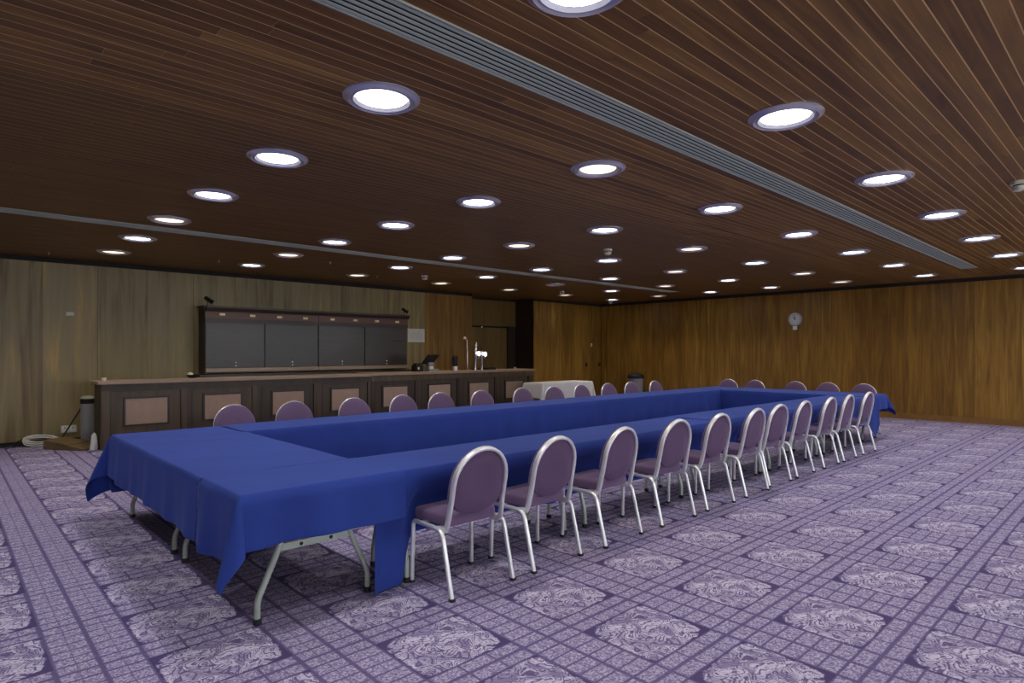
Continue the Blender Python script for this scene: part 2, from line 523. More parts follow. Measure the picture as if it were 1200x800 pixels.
struct(MB().box(15.22, 15.28, WALL_Y - 0.03, WALL_Y - 0.021, 1.67, 1.77).build('door_sign', M['white'], bpy.data.objects['door_3']))

# the walls behind the camera
struct(MB().box(ROOM_X0 - 0.1, ROOM_X0, ROOM_Y0, 13.5, 0, CEIL + 0.02).build('wall_back', M['veneer']))
wf = MB().box(ROOM_X0, WALL_X + 0.15, ROOM_Y0 - 0.1, ROOM_Y0, 0, 1.25).box(ROOM_X0, WALL_X + 0.15, ROOM_Y0 - 0.1, ROOM_Y0, 2.75, CEIL + 0.12)
NW = 8
ww = (WALL_X + 0.15 - ROOM_X0) / NW
for i in range(NW + 1):
    c = ROOM_X0 + ww * i
    wf.box(max(ROOM_X0, c - 0.2), min(WALL_X + 0.15, c + 0.2), ROOM_Y0 - 0.1, ROOM_Y0, 1.25, 2.75)
struct(wf.build('wall_front', M['veneer']))
for i in range(NW):
    a, b = ROOM_X0 + ww * i + 0.2, ROOM_X0 + ww * (i + 1) - 0.2
    fr = MB()
    for (p, q, c, d) in ((a, b, 1.25, 1.30), (a, b, 2.70, 2.75), (a, a + 0.05, 1.30, 2.70), (b - 0.05, b, 1.30, 2.70), ((a + b) / 2 - 0.025, (a + b) / 2 + 0.025, 1.30, 2.70)):
        fr.box(p, q, ROOM_Y0 - 0.08, ROOM_Y0 - 0.02, c, d)
    w = struct(fr.build('window_%d' % (i + 1), M['vent']))
    for p, q in ((a + 0.05, (a + b) / 2 - 0.025), ((a + b) / 2 + 0.025, b - 0.05)):
        MB().box(p, q, ROOM_Y0 - 0.053, ROOM_Y0 - 0.047, 1.30, 2.70).build('pane', M['glass'], w)

# ================================================================ DOWNLIGHTS
LX0, LDX, LY0, LDY = 1.970, 2.089, 1.690, 1.567
WARM = {(0, 4), (0, 6), (1, 5), (1, 1), (2, 3), (2, 6), (3, 6), (3, 2), (4, 6), (5, 6), (5, 4), (6, 5), (5, 2), (4, 3), (6, 2)}
ring_prof = [(0.232, -0.001), (0.232, -0.006), (0.214, -0.011), (0.207, -0.022), (0.199, -0.026), (0.192, -0.019), (0.185, -0.016), (0.177, -0.022), (0.170, -0.022), (0.160, -0.010), (0.152, -0.0015)]
ring_me = MB().lathe(ring_prof, 48).mesh('trim_ring', M['trim'], smooth=50)
def lens_mesh(mat):
    mb = MB().lathe([(0.151, -0.0035), (0.10, -0.008), (0.05, -0.010), (0.004, -0.0105)], 40, cap1=True)
    return mb.mesh('lens', mat, smooth=180)
lens_me = {'white': lens_mesh(M['lens_white']), 'warm': lens_mesh(M['lens_warm']), 'off': lens_mesh(M['lens_off'])}
def spot_data(c, w):
    l = bpy.data.lights.new('downlight_beam', 'SPOT')
    l.energy = w; l.color = c
    l.spot_size = radians(116); l.spot_blend = 1.0
    l.shadow_soft_size = 0.11
    return l
beam = {'white': spot_data((1.0, 0.985, 0.965), SPOT_W), 'warm': spot_data((1.0, 0.82, 0.58), SPOT_W * 0.8)}
for i in range(-1, 7):
    for j in range(-1, 7):
        kind = 'off' if (i, j) == (4, 5) else 'warm' if (i, j) in WARM else 'white'
        pos = (LX0 + LDX * i, LY0 + LDY * j, CEIL)
        look = {'off': 'unlit grey', 'warm': 'warm glowing', 'white': 'cool white'}[kind]
        t = thing('recessed_downlight', '%s recessed downlight, %s row from the bar wall, %s from the clock wall' % (look, ORD[6 - j], ORD[6 - i]),
                  'ceiling light', pos, 0, 'round recessed ceiling downlights')
        for nm, me in (('trim_ring', ring_me), ('lens', lens_me[kind])):
            o = bpy.data.objects.new(nm, me); COL.objects.link(o); o.parent = t
        if kind != 'off':
            o = bpy.data.objects.new('downlight_beam', beam[kind]); COL.objects.link(o); o.parent = t
            o.location = (0, 0, -0.028)

# smoke detectors and sprinkler heads
def detector(x, y, label):
    t = thing('smoke_detector', label, 'smoke detector', (x, y, CEIL), 0, 'smoke detectors on the ceiling')
    MB().lathe([(0.066, -0.001), (0.068, -0.028), (0.055, -0.034)], 28, cap0=True, cap1=True).build('base', M['cream'], t, smooth=40)
    MB().lathe([(0.045, -0.034), (0.045, -0.046)], 24, cap0=True, cap1=True).build('sensing_slot', M['black'], t, smooth=40)
    MB().lathe([(0.056, -0.046), (0.058, -0.060), (0.048, -0.082), (0.030, -0.088)], 28, cap0=True, cap1=True).build('sensor_cap', M['cream'], t, smooth=40)
detector(7.36, 5.72, 'cream smoke detector above the middle of the table ring')
detector(7.2, 10.25, 'cream smoke detector above the bar front')
detector(11.63, 10.5, 'cream smoke detector above the white-clothed table')
detector(14.95, 11.5, 'cream smoke detector in the ceiling corner by the panelled doors')
detector(7.16, 0.88, 'cream smoke detector above the open carpet, away from the tables')
def sprinkler(x, y, label):
    t = thing('sprinkler_head', label, 'sprinkler', (x, y, CEIL), 0, 'small sprinkler heads on the ceiling')
    MB().lathe([(0.018, -0.001), (0.018, -0.006), (0.007, -0.008), (0.007, -0.03)], 12, cap0=True, cap1=True).build('body', M['cream'], t, smooth=40)
    MB().lathe([(0.014, -0.031), (0.014, -0.034)], 12, cap0=True, cap1=True).build('deflector', M['cream'], t)
sprinkler(1.25, 11.9, 'tiny sprinkler head near the wall with the wall plate')
sprinkler(3.46, 10.94, 'tiny sprinkler head above the first bar panels')
sprinkler(4.93, 9.83, 'tiny sprinkler head beside the vent near the bar')
sprinkler(6.51, 10.94, 'tiny sprinkler head above the middle of the bar')

# ================================================================ BAR
BX0, BX1, BY0, BY1, BTOP = 1.79, 11.09, 11.0, 11.55, 1.05
BP, BIN0, BINW = 1.147, 2.11, 0.585
def bar_unit(label, xa, xb, first, count, z):
    t = thing('bar_counter', label, 'bar', (xa, BY0, 0))
    w = xb - xa
    MB().box(0, w, 0.04, BY1 - BY0, 0.0, z - 0.05).build('carcass', M['bar_wood'], t)
    MB().box(-0.05 if first == 0 else 0, w + (0.0 if first == 0 else 0.03), -0.045, BY1 - BY0 + 0.05, z - 0.05, z).build('worktop', M['bar_top'], t, bevel=0.006)
    MB().box(0, w, 0.0, 0.04, 0.0, 0.11).build('plinth', M['bar_wood'], t)
    MB().box(0, w, 0.0, 0.04, 0.90, z - 0.05).build('top_rail', M['bar_wood'], t)
    for k in range(first, first + count):
        cx = BIN0 + BINW / 2 + BP * k - xa
        fw = 0.5
        MB().box(cx - fw, cx + fw, 0.022, 0.04, 0.11, 0.90).build('panel', M['bar_wood'], t)
        # stiles either side
        fr = MB()
        for (a, b, c, d) in ((cx - fw, cx + fw, 0.885, 0.90), (cx - fw, cx + fw, 0.11, 0.125), (cx - fw, cx - fw + 0.015, 0.125, 0.885), (cx + fw - 0.015, cx + fw, 0.125, 0.885)):
            fr.box(a, b, -0.006, 0.022, c, d)
        fr.build('moulding', M['cabinet'], t)
        fr = MB()
        hw = BINW / 2
        for (a, b, c, d) in ((cx - hw - 0.03, cx + hw + 0.03, 0.767, 0.797), (cx - hw - 0.03, cx + hw + 0.03, 0.335, 0.365), (cx - hw - 0.03, cx - hw, 0.365, 0.767), (cx + hw, cx + hw + 0.03, 0.365, 0.767)):
            fr.box(a, b, -0.004, 0.022, c, d)
        fr.build('inlay_frame', M['cabinet'], t)
        MB().box(cx - hw, cx + hw, 0.006, 0.022, 0.365, 0.767).build('inlay', M['inlay'], t)['label'] = 'pinkish brown inlaid panel'
        x0 = 0 if k == first else cx - BP / 2
        x1 = w if k == first + count - 1 else cx + BP / 2
        MB().box(x0, cx - fw, 0.0, 0.04, 0.11, 0.90).build('stile', M['bar_wood'], t)
        MB().box(cx + fw, x1, 0.0, 0.04, 0.11, 0.90).build('stile', M['bar_wood'], t)
    return t
bar_unit('dark wood bar counter section standing by the coiled cable', BX0, 6.40, 0, 4, BTOP)
bar_unit('dark wood bar counter section carrying the till and beer taps', 6.405, BX1, 4, 4, BTOP + 0.012)

# back bar shelving with shutters, in two units, on a low back counter
CY0, CY1 = 12.1, 12.5
bc = thing('back_counter', 'low dark counter beneath the shuttered back bar', 'counter', (3.5, CY0 - 0.05, 0))
MB().box(0, 4.62, 0.03, 0.44, 0, 1.04).build('carcass', M['bar_wood'], bc)
MB().box(-0.02, 4.64, 0, 0.44, 1.04, 1.08).build('worktop', M['cabinet'], bc)
def back_bar(label, xa, xb, sh):
    t = thing('back_bar_cabinet', label, 'cabinet', (xa, CY0, 1.08))
    w = xb - xa
    z = lambda q: q - 1.08
    MB().box(0.0, w, 0.05, CY1 - CY0, z(1.10), z(2.33)).build('carcass', M['cabinet'], t)
    MB().box(-0.0, w, -0.03, 0.06, z(1.12), z(1.19)).build('sill', M['bar_top'], t, bevel=0.004)
    MB().box(0, w, 0.0, 0.05, z(2.05), z(2.13)).build('lower_rail', M['cabinet'], t)
    f = MB().box(0, w, 0.012, 0.05, z(2.13), z(2.26)).build('frieze', M['frieze'], t)
    MB().sweep([(0, -0.02, z(2.27)), (w, -0.02, z(2.27))], [(0.0, -0.012), (0.02, -0.012), (0.05, 0.03), (0.065, 0.05), (0.065, 0.08), (-0.05, 0.08), (-0.05, -0.012)]).build('cornice', M['cabinet'], t)
    MB().box(-0.03 if sh[0] < 4 else 0, w + (0.03 if sh[-1] > 7 else 0), -0.03, CY1 - CY0, z(2.33), z(2.36)).build('top_board', M['cabinet'], t)
    for a, b in zip(sh, sh[1:]):
        s = MB().box(a - xa + 0.012, b - xa - 0.012, 0.022, 0.05, z(1.20), z(2.05)).build('shutter', M['shutter'], t)
        kx = (a + b) / 2 - xa
        for kz, r in ((1.295, 0.016), (1.232, 0.012)):
            MB().lathe([(r, 0), (r, -0.012), (r * 0.6, -0.016)], 14, (kx, 0.022, z(kz)), cap0=True, cap1=True, axis='y').build('lock_knob', M['steel_white'], s, smooth=40)
    return t
cab1 = back_bar('shuttered back bar cabinet nearer the coiled cable', 3.59, 5.805, (3.59, 4.69, 5.805))
cab2 = back_bar('shuttered back bar cabinet nearer the white notice', 5.81, 8.02, (5.81, 6.90, 8.02))
for q, (px, pz) in enumerate(((3.89, 2.205), (4.45, 2.2), (4.98, 2.195), (5.52, 2.19), (6.12, 2.19), (6.66, 2.19), (7.2, 2.19), (7.73, 2.19))):
    c = cab1 if q < 4 else cab2
    MB().box(-0.05, 0.05, -0.012, 0.0, -0.022, 0.022).build('name_plate', M['brass_plate'], c, loc=(px - c.location.x, 0.012, pz - 1.08))

def spotlight(x, label, s):
    t = thing('clip_spotlight', label, 'spotlight', (x, 12.2, 2.36))
    MB().lathe([(0.025, 0), (0.025, 0.008), (0.008, 0.012), (0.008, 0.075)], 12, cap0=True, cap1=True).build('stalk', M['black'], t, smooth=40)
    h = MB().lathe([(0.028, -0.075), (0.036, -0.055), (0.036, 0.06), (0.045, 0.085), (0.045, 0.09)], 16, cap0=True, cap1=True, axis='x')
    h.build('head', M['black'], t, smooth=40, loc=(0.01, -0.01, 0.115), rot=(0, s * 0.6, -0.5 if s > 0 else 2.4))
spotlight(3.66, 'small black spotlight on the cabinet end nearer the cable', 1)
spotlight(7.98, 'small black spotlight on the cabinet end nearer the notice', 1)

# things on the bar
till = thing('till_terminal', 'black touchscreen till standing on the bar', 'till', (8.02, 11.3, BTOP + 0.012))
MB().box(-0.03, 0.24, -0.1, 0.12, 0, 0.05).build('base', M['grey'], till, bevel=0.008)
MB().box(0.02, 0.16, -0.02, 0.1, 0.05, 0.20).build('stand', M['grey'], till, bevel=0.01)
MB().box(-0.2, 0.2, -0.015, 0.015, -0.14, 0.14).build('screen', M['black'], till, bevel=0.006, loc=(0.06, -0.02, 0.27), rot=(0.75, 0.0, 0.3))
MB().box(0.0, 0.10, -0.08, 0.0, 0.05, 0.11).build('card_reader', M['white'], till, bevel=0.004)
pr = thing('receipt_printer', 'boxy black receipt printer beside the till', 'printer', (7.74, 11.28, BTOP + 0.012))
MB().box(-0.11, 0.09, -0.1, 0.1, 0, 0.15).build('body', M['black'], pr, bevel=0.02)
MB().box(-0.07, -0.03, -0.104, -0.1, 0.05, 0.10).build('paper_slot_label', M['white'], pr)
MB().box(-0.09, 0.07, -0.07, 0.07, 0.15, 0.185).build('lid', M['black'], pr, bevel=0.015)
fl = thing('insulated_flask', 'dark steel flask with a handle standing on the bar', 'flask', (8.76, 11.25, BTOP + 0.012))
MB().lathe([(0.055, 0), (0.058, 0.02), (0.058, 0.10)], 24, cap0=True).build('base_band', M['alu'], fl, smooth=40)
MB().lathe([(0.058, 0.10), (0.062, 0.24), (0.066, 0.26), (0.066, 0.32), (0.05, 0.345), (0.0, 0.35)], 24).build('body', M['black'], fl, smooth=40)
MB().tube(fillet([(-0.06, 0, 0.29), (-0.105, 0, 0.29), (-0.105, 0, 0.17), (-0.06, 0, 0.17)], 0.03), 0.009).build('handle', M['black'], fl, smooth=60)

def beer_tap(label, x, top):
    t = thing('beer_tap', label, 'beer tap', (x, 11.25, BTOP + 0.012), 0)
    MB().lathe([(0.055, 0), (0.055, 0.012), (0.032, 0.02), (0.030, top - 0.05), (0.034, top - 0.03), (0.034, top), (0.02, top + 0.02)], 24, cap0=True, cap1=True).build('column', M['chrome'], t, smooth=40)
    MB().tube(fillet([(0, -0.02, top - 0.1), (0, -0.10, top - 0.1), (0, -0.115, top - 0.2)], 0.03), 0.012).build('spout', M['chrome'], t, smooth=60)
    MB().lathe([(0.012, -0.1), (0.05, -0.105), (0.055, -0.12), (0.045, -0.128)], 24, (0.055, 0.06, top - 0.08), cap0=True, cap1=True, axis='y').build('badge', M['badge'], t, smooth=40)
    MB().tube([(0, 0, top), (0, 0.01, top + 0.09)], 0.012).build('handle', M['black'], t, smooth=60)
beer_tap('tall chrome beer tap with lit badge, nearer the flask', 9.37, 0.47)
beer_tap('tall chrome beer tap with lit badge, nearer the alcove', 9.57, 0.46)
cf = thing('chrome_fountain_head', 'slim chrome fountain head behind the two beer taps', 'beer tap', (9.53, 11.42, BTOP + 0.012))
MB().lathe([(0.05, 0), (0.04, 0.02), (0.03, 0.05), (0.03, 0.55), (0.045, 0.58), (0.03, 0.66), (0.01, 0.68)], 20, cap0=True, cap1=True).build('column', M['chrome'], cf, smooth=50)
MB().box(-0.1, 0.1, -0.05, 0.05, 0.0, 0.03).build('base', M['black'], cf)
gp = thing('gooseneck_pipe', 'thin bent chrome pipe rising behind the bar taps', 'pipe', (9.22, 11.4, BTOP + 0.012))
MB().tube(fillet([(0.03, 0, 0), (0.03, 0, 0.36), (0.02, 0, 0.5), (0.0, 0, 0.74), (-0.04, 0, 0.76)], 0.05), 0.009).build('pipe', M['chrome'], gp, smooth=60)
MB().lathe([(0.0, -0.035), (0.03, -0.02), (0.035, 0.0), (0.03, 0.02), (0.0, 0.035)], 16, (-0.055, 0, 0.765)).build('nozzle', M['brass_plate'], gp, smooth=180)
tray = thing('drip_tray', 'low black drip tray beside the beer taps', 'tray', (9.85, 11.3, BTOP + 0.012))
MB().box(-0.14, 0.14, -0.09, 0.09, 0, 0.015).build('base', M['black'], tray)
tr = MB()
for a in ((-0.14, 0.14, -0.09, -0.08), (-0.14, 0.14, 0.08, 0.09), (-0.14, -0.13, -0.08, 0.08), (0.13, 0.14, -0.08, 0.08)):
    tr.box(*a, 0.015, 0.05)
tr.build('rim', M['black'], tray)
def tealight(x, y, label, z):
    t = thing('tealight_cup', label, 'cup', (x, y, z))
    MB().lathe([(0.028, 0), (0.036, 0.05), (0.033, 0.05), (0.026, 0.02)], 18, cap0=True, cap1=True).build('cup', M['white'], t, smooth=40)
    MB().lathe([(0.025, 0.02), (0.025, 0.04), (0.004, 0.044), (0.003, 0.055)], 16, cap1=True).build('candle', M['cream'], t, smooth=40)
tealight(1.86, 11.2, 'small white cup on the bar end by the coiled cable', BTOP)
tealight(10.63, 11.2, 'small white cup on the bar end by the alcove', BTOP + 0.012)
sm = thing('bar_bowl', 'small black bowl with a white lid on the bar', 'bowl', (3.2, 11.48, BTOP))
MB().lathe([(0.05, 0), (0.09, 0.03), (0.10, 0.055), (0.085, 0.05)], 20, cap0=True, cap1=True).build('bowl', M['black'], sm, smooth=40)
MB().lathe([(0.05, 0.05), (0.04, 0.085), (0.0, 0.10)], 16, (-0.04, 0, 0)).build('lid', M['cream'], sm, smooth=60)

# ================================================================ WALL ITEMS
nt = thing('paper_notice', 'white paper notice taped beside the shuttered back bar', 'notice', (8.54, WALL_Y - 0.002, 1.90))
MB().box(-0.245, 0.245, -0.003, 0, -0.165, 0.165).build('sheet', M['paper'], nt)
for i in range(5):
    xx = -0.15 + i * 0.075
    MB().box(xx - 0.005, xx + 0.005, -0.0036, -0.003, -0.10, 0.11 if i % 2 else 0.06).build('text_line', M['ink'], nt)
wp = thing('wall_plate', 'small white blank plate on the bar wall panelling', 'wall plate', (1.60, WALL_Y, 2.135))
MB().box(-0.055, 0.055, -0.012, 0, -0.03, 0.03).build('plate', M['white'], wp, bevel=0.004)
MB().box(-0.04, 0.04, -0.0145, -0.0125, -0.018, 0.018).build('cover', M['white'], wp, bevel=0.002)
so = thing('wall_socket', 'cream double wall socket above the coiled cable', 'socket', (1.58, WALL_Y, 0.21))
MB().box(-0.11, 0.11, -0.035, 0, -0.06, 0.06).build('back_box', M['cream'], so, bevel=0.006)
for s in (-1, 1):
    p = MB().box(s * 0.055 - 0.045, s * 0.055 + 0.045, -0.042, -0.035, -0.045, 0.045).build('socket_face', M['white'], so, bevel=0.003)
    MB().box(s * 0.055 - 0.012, s * 0.055 + 0.012, -0.046, -0.042, 0.012, 0.034).build('switch', M['grey'], p)

ck = thing('wall_clock', 'round grey wall clock on the veneered wall', 'clock', (WALL_X, 6.31, 2.32), 0)
MB().lathe([(0.170, 0), (0.175, -0.035), (0.165, -0.045), (0.152, -0.04), (0.150, -0.028)], 40, cap0=True, axis='x').build('rim', M['grey'], ck, smooth=40)
MB().lathe([(0.151, -0.02), (0.151, -0.026)], 40, cap0=True, cap1=True, axis='x').build('face', M['clock_face'], ck)
for a in range(12):
    an = a * pi / 6
    MB().box(-0.0285, -0.0262, -0.006, 0.006, 0.112, 0.138).build('hour_mark', M['black'], ck, rot=(an, 0, 0))
MB().box(-0.0315, -0.0295, -0.006, 0.006, -0.02, 0.115).build('minute_hand', M['black'], ck, rot=(radians(-4), 0, 0))
MB().box(-0.0345, -0.0325, -0.008, 0.008, -0.02, 0.075).build('hour_hand', M['black'], ck, rot=(radians(-32), 0, 0))
bx = thing('clock_control_box', 'small white box on the wall under the clock', 'wall box', (WALL_X, 6.31, 2.10))
MB().box(-0.04, 0, -0.05, 0.05, -0.045, 0.045).build('housing', M['white'], bx, bevel=0.006)
MB().box(-0.044, -0.041, -0.03, 0.03, -0.02, 0.02).build('cover', M['paper'], bx)

# ================================================================ FOLDING TABLES
def wish_leg(halfw_top, halfw_foot, s):
    return fillet([(s * halfw_top, 0, 0.705), (s * halfw_top, 0, 0.43), (s * halfw_foot, 0, 0.13), (s * halfw_foot, 0, 0.012)], 0.035)
def folding_table(label, cx, cy, length, width, rz):
    """length along local X"""
    t = thing('folding_table', label, 'table', (cx, cy, 0), rz, 'folding tables in a ring')
    MB().box(-length / 2 + 0.004, length / 2 - 0.004, -width / 2, width / 2, 0.712, 0.744).build('tabletop', M['tabletop'], t, bevel=0.005)
    ap = MB()
    for s in (-1, 1):
        ap.box(-length / 2 + 0.05, length / 2 - 0.05, s * (width / 2 - 0.05) - 0.012, s * (width / 2 - 0.05) + 0.012, 0.675, 0.711)
    ap.build('apron', M['table_leg'], t)
    ft = min(0.34, width / 2 - 0.085)
    tp = ft * 0.60
    for e in (-1, 1):
        for s in (-1, 1):
            pts = [(e * (length / 2 - 0.13), q.x, q.z) for q in wish_leg(tp, ft, s)]
            lg = MB().tube(pts, 0.0175, 10).build('leg', M['table_leg'], t, smooth=60)
            MB().lathe([(0.019, 0.0), (0.023, 0.004), (0.023, 0.03), (0.018, 0.034)], 14, (e * (length / 2 - 0.13), s * ft, 0), cap0=True, cap1=True).build('foot_cap', M['rubber'], lg, smooth=40)
        xx = e * (length / 2 - 0.13)
        cb = MB().box(xx - 0.006, xx + 0.006, -tp - 0.02, tp + 0.02, 0.375, 0.415).build('crossbar', M['table_leg'], t, bevel=0.002)
        for s in (-1, 1):
            MB().lathe([(0.011, -0.0095), (0.011, 0.0095)], 12, (xx, s * tp * 0.45, 0.395), cap0=True, cap1=True, axis='x').build('bolt', M['rubber'], cb)
        br = MB()
        for s in (-1, 1):
            br.tube([(xx, s * tp * 0.5, 0.41), (xx - e * 0.38, s * 0.06, 0.70)], 0.006, 6)
        br.build('brace', M['table_leg'], t)
    return t
TX0, TX1, TX2, TX3 = 1.14, 2.09, 11.06, 12.04        # ring in X: outer/inner edges
TY0, TY1, TY2, TY3 = 3.27, 3.88, 5.86, 6.50           # ring in Y
endl = (TY3 - TY0) / 2
folding_table('end table with grey wishbone legs under the short corner cloth', (TX0 + TX1) / 2, TY0 + endl / 2, endl - 0.004, TX1 - TX0 - 0.02, pi / 2)
folding_table('chairless end table under the wide blue cloth, nearer the bar', (TX0 + TX1) / 2, TY0 + endl * 1.5, endl - 0.004, TX1 - TX0 - 0.02, pi / 2)
folding_table('far end table by the clock wall, nearer the open carpet', (TX2 + TX3) / 2, TY0 + endl / 2, endl - 0.004, TX3 - TX2 - 0.02, pi / 2)
folding_table('far end table by the clock wall, nearer the bar', (TX2 + TX3) / 2, TY0 + endl * 1.5, endl - 0.004, TX3 - TX2 - 0.02, pi / 2)
rl = (TX2 - TX1) / 5
for q in range(5):
    folding_table('row table under blue cloth on the open carpet side, %s from the chairless end' % ORD[q], TX1 + rl * (q + 0.5), (TY0 + TY1) / 2, rl - 0.004, TY1 - TY0 - 0.02, 0)
for q in range(5):
    folding_table('row table under blue cloth on the bar side, %s from the chairless end' % ORD[q], TX1 + rl * (q + 0.5), (TY2 + TY3) / 2, rl - 0.004, TY3 - TY2 - 0.02, 0)

# ================================================================ TABLECLOTHS
def tablecloth(name, label, x0, x1, y0, y1, drop, mat, z=0.747, res=0.035, seed=1, amp=0.014, out=0.25, group=None, hem=None, off=0.014, push=None):
    """drop: dict of overhang for sides x0 x1 y0 y1 (0 = no overhang there)"""
    r = random.Random(seed)
    def waves():
        return [(r.uniform(5, 9), r.uniform(0, 6.3), 0.6), (r.uniform(11, 17), r.uniform(0, 6.3), 0.45), (r.uniform(20, 28), r.uniform(0, 6.3), 0.22)]
    wv = {s: waves() for s in drop}
    def axis(a, b, d0, d1):
        n = max(2, int((b - a) / res))
        A = [(a + (b - a) * i / n, 0.0, 0) for i in range(n + 1)]
        A[1:1] = [(a + 0.006, 0.0, 0)]; A[-1:-1] = [(b - 0.006, 0.0, 0)]
        def ext(d):
            m = max(3, int(d / res))
            return [0.010] + [d * (i / m) for i in range(1, m + 1)]
        L = [(a, q, -1) for q in reversed(ext(d0))] if d0 else []
        R = [(b, q, 1) for q in ext(d1)] if d1 else []
        return L + A + R
    XS = axis(x0, x1, drop['x0'], drop['x1']); YS = axis(y0, y1, drop['y0'], drop['y1'])
    def win(t, a, b, da, db):
        w = 1.0
        if da: w *= min(1, max(0, (t - a) / 0.12))
        if db: w *= min(1, max(0, (b - t) / 0.12))
        return w
    verts = []
    for (yy, b, sy) in YS:
        for (xx, a, sx) in XS:
            if a == 0 and b == 0:
                zz = z + 0.0012 * sin(xx * 7 + yy * 3 + seed) * sin(yy * 9 - xx * 2)
                verts.append((xx, yy, zz + 0.0012)); continue
            if a and not b:
                side = 'x0' if sx < 0 else 'x1'
                f = sum(A * sin(k * yy + p) for k, p, A in wv[side]) * amp * win(yy, y0, y1, drop['y0'], drop['y1'])
                g = a / drop[side]
                d = a * (hem(side, yy) if hem else 1.0) * (1 + 0.02 * sin(4.1 * yy + seed))
                verts.append((xx + sx * (off * min(1, a / 0.03) + 0.02 * g + f * g), yy, z - d))
            elif b and not a:
                side = 'y0' if sy < 0 else 'y1'
                f = sum(A * sin(k * xx + p) for k, p, A in wv[side]) * amp * win(xx, x0, x1, drop['x0'], drop['x1'])
                g = b / drop[side]
                d = b * (hem(side, xx) if hem else 1.0) * (1 + 0.02 * sin(3.7 * xx + seed))
                if push and side == 'y0':
                    h_ = min(1, max(0, (b - 0.06) / 0.20)); h_ = h_ * h_ * (3 - 2 * h_)
                    f -= push(xx) * h_ / max(g, 0.2)
                verts.append((xx, yy + sy * (off * min(1, b / 0.03) + 0.02 * g + f * g), z - d))
            else:
                ph = atan2(b, a)
                rr = sqrt(a * a + b * b)
                e = min(1, rr / 0.03) * off + 0.02 * rr / 0.4
                o = out * rr * sin(2 * ph) ** 1.5
                tw = 0.10 * rr * sin(4 * ph)
                ux = cos(ph) * e + o * 0.72 + tw
                uy = sin(ph) * e + o * 0.72 - tw
                verts.append((xx + sx * ux, yy + sy * uy, max(0.012, z - rr * 0.985)))
    nx = len(XS)
    faces = []
    for j in range(len(YS) - 1):
        for i in range(nx - 1):
            faces.append((j * nx + i, j * nx + i + 1, (j + 1) * nx + i + 1, (j + 1) * nx + i))
    mb = MB(); mb.add(verts, faces)
    o = mb.build(name, mat, smooth=180)
    s = o.modifiers.new('thickness', 'SOLIDIFY'); s.thickness = 0.0025; s.offset = 1
    sub = o.modifiers.new('smooth', 'SUBSURF'); sub.levels = 1; sub.render_levels = 1
    tag(o, label, 'tablecloth', group)
    return o
G = 'blue cloths on the table ring'
D = lambda x0, x1, y0, y1: dict(x0=x0, x1=x1, y0=y0, y1=y1)
fx = [2.495, 3.18, 3.95, 4.77, 5.52, 6.295, 6.98, 7.69, 8.54, 9.235, 10.07]
def push(x):                       # the chair seats press the cloth in
    d = min(abs(x - q) for q in fx)
    return 0.15 * (1 - min(1, max(0, (d - 0.25) / 0.12)) * 0.55) if d < 0.5 else 0.0675 * max(0, 1 - (d - 0.5) / 0.1)
tablecloth('tablecloth', 'wide royal blue cloth covering most of the chairless table end', TX0 - 0.002, TX1 + 0.01, 3.908, TY3, D(0.37, 0.34, 0.0, 0.52), M['blue'], seed=3, group=G, out=0.38, z=0.7475, amp=0.018)
tablecloth('tablecloth', 'short royal blue corner cloth with grey table legs showing below', TX0 - 0.004, TX1 + 0.04, TY0 - 0.004, 3.876, D(0.38, 0.0, 0.29, 0.0), M['blue'], seed=5, group=G, out=0.20, z=0.753, off=0.020, amp=0.03)
tablecloth('tablecloth', 'long blue row cloth reaching the carpet beside the corner cloth', 1.93, 6.13, TY0, TY1, D(0.0, 0.0, 0.45, 0.40), M['blue'], seed=8, group=G, z=0.750, push=push,
           hem=lambda s, t: 1.0 + (0.64 * min(1, max(0, (2.26 - t) / 0.09)) if s == 'y0' else 0))
tablecloth('tablecloth', 'blue row cloth on the open carpet side, nearer the clock wall', 6.10, TX2 + 0.5, TY0 - 0.004, TY1 + 0.004, D(0.0, 0.0, 0.43, 0.40), M['blue'], seed=12, group=G, z=0.755, push=push,
           hem=lambda s, t: 1.0 + (0.66 * max(0, 1 - abs(t - 11.3) / 0.35) if s == 'y0' else 0))
tablecloth('tablecloth', 'long blue row cloth on the bar side, nearer the coiled cable', TX1 - 0.02, 7.33, TY2, TY3, D(0.0, 0.0, 0.42, 0.42), M['blue'], seed=17, group=G, z=0.755)
tablecloth('tablecloth', 'blue row cloth on the bar side, nearer the clock wall', 7.30, TX2 + 0.05, TY2 - 0.004, TY3 + 0.004, D(0.0, 0.0, 0.42, 0.42), M['blue'], seed=21, group=G, z=0.759)
tablecloth('tablecloth', 'royal blue cloth on the far table end by the clock wall', TX2 - 0.01, TX3, TY0 + 0.01, TY3, D(0.38, 0.30, 0.24, 0.38), M['blue'], seed=26, group=G, z=0.762, out=0.4)

# white clothed side table
wt = thing('side_table', 'folding side table under a white cloth beside the bar', 'table', (11.38, 10.38, 0))
MB().box(-0.92, 0.92, -0.32, 0.32, 0.70, 0.738).build('tabletop', M['tabletop'], wt)
for sx in (-1, 1):
    for sy in (-1, 1):
        MB().tube([(sx * 0.8, sy * 0.26, 0.70), (sx * 0.8, sy * 0.28, 0.0)], 0.016).build('leg', M['table_leg'], wt, smooth=60)
tablecloth('tablecloth', 'white cloth draped over the side table beside the bar', 10.46, 12.30, 10.06, 10.70, D(0.36, 0.36, 0.60, 0.60), M['whitecloth'], seed=31, z=0.741, amp=0.010, out=0.15, group='white cloth')

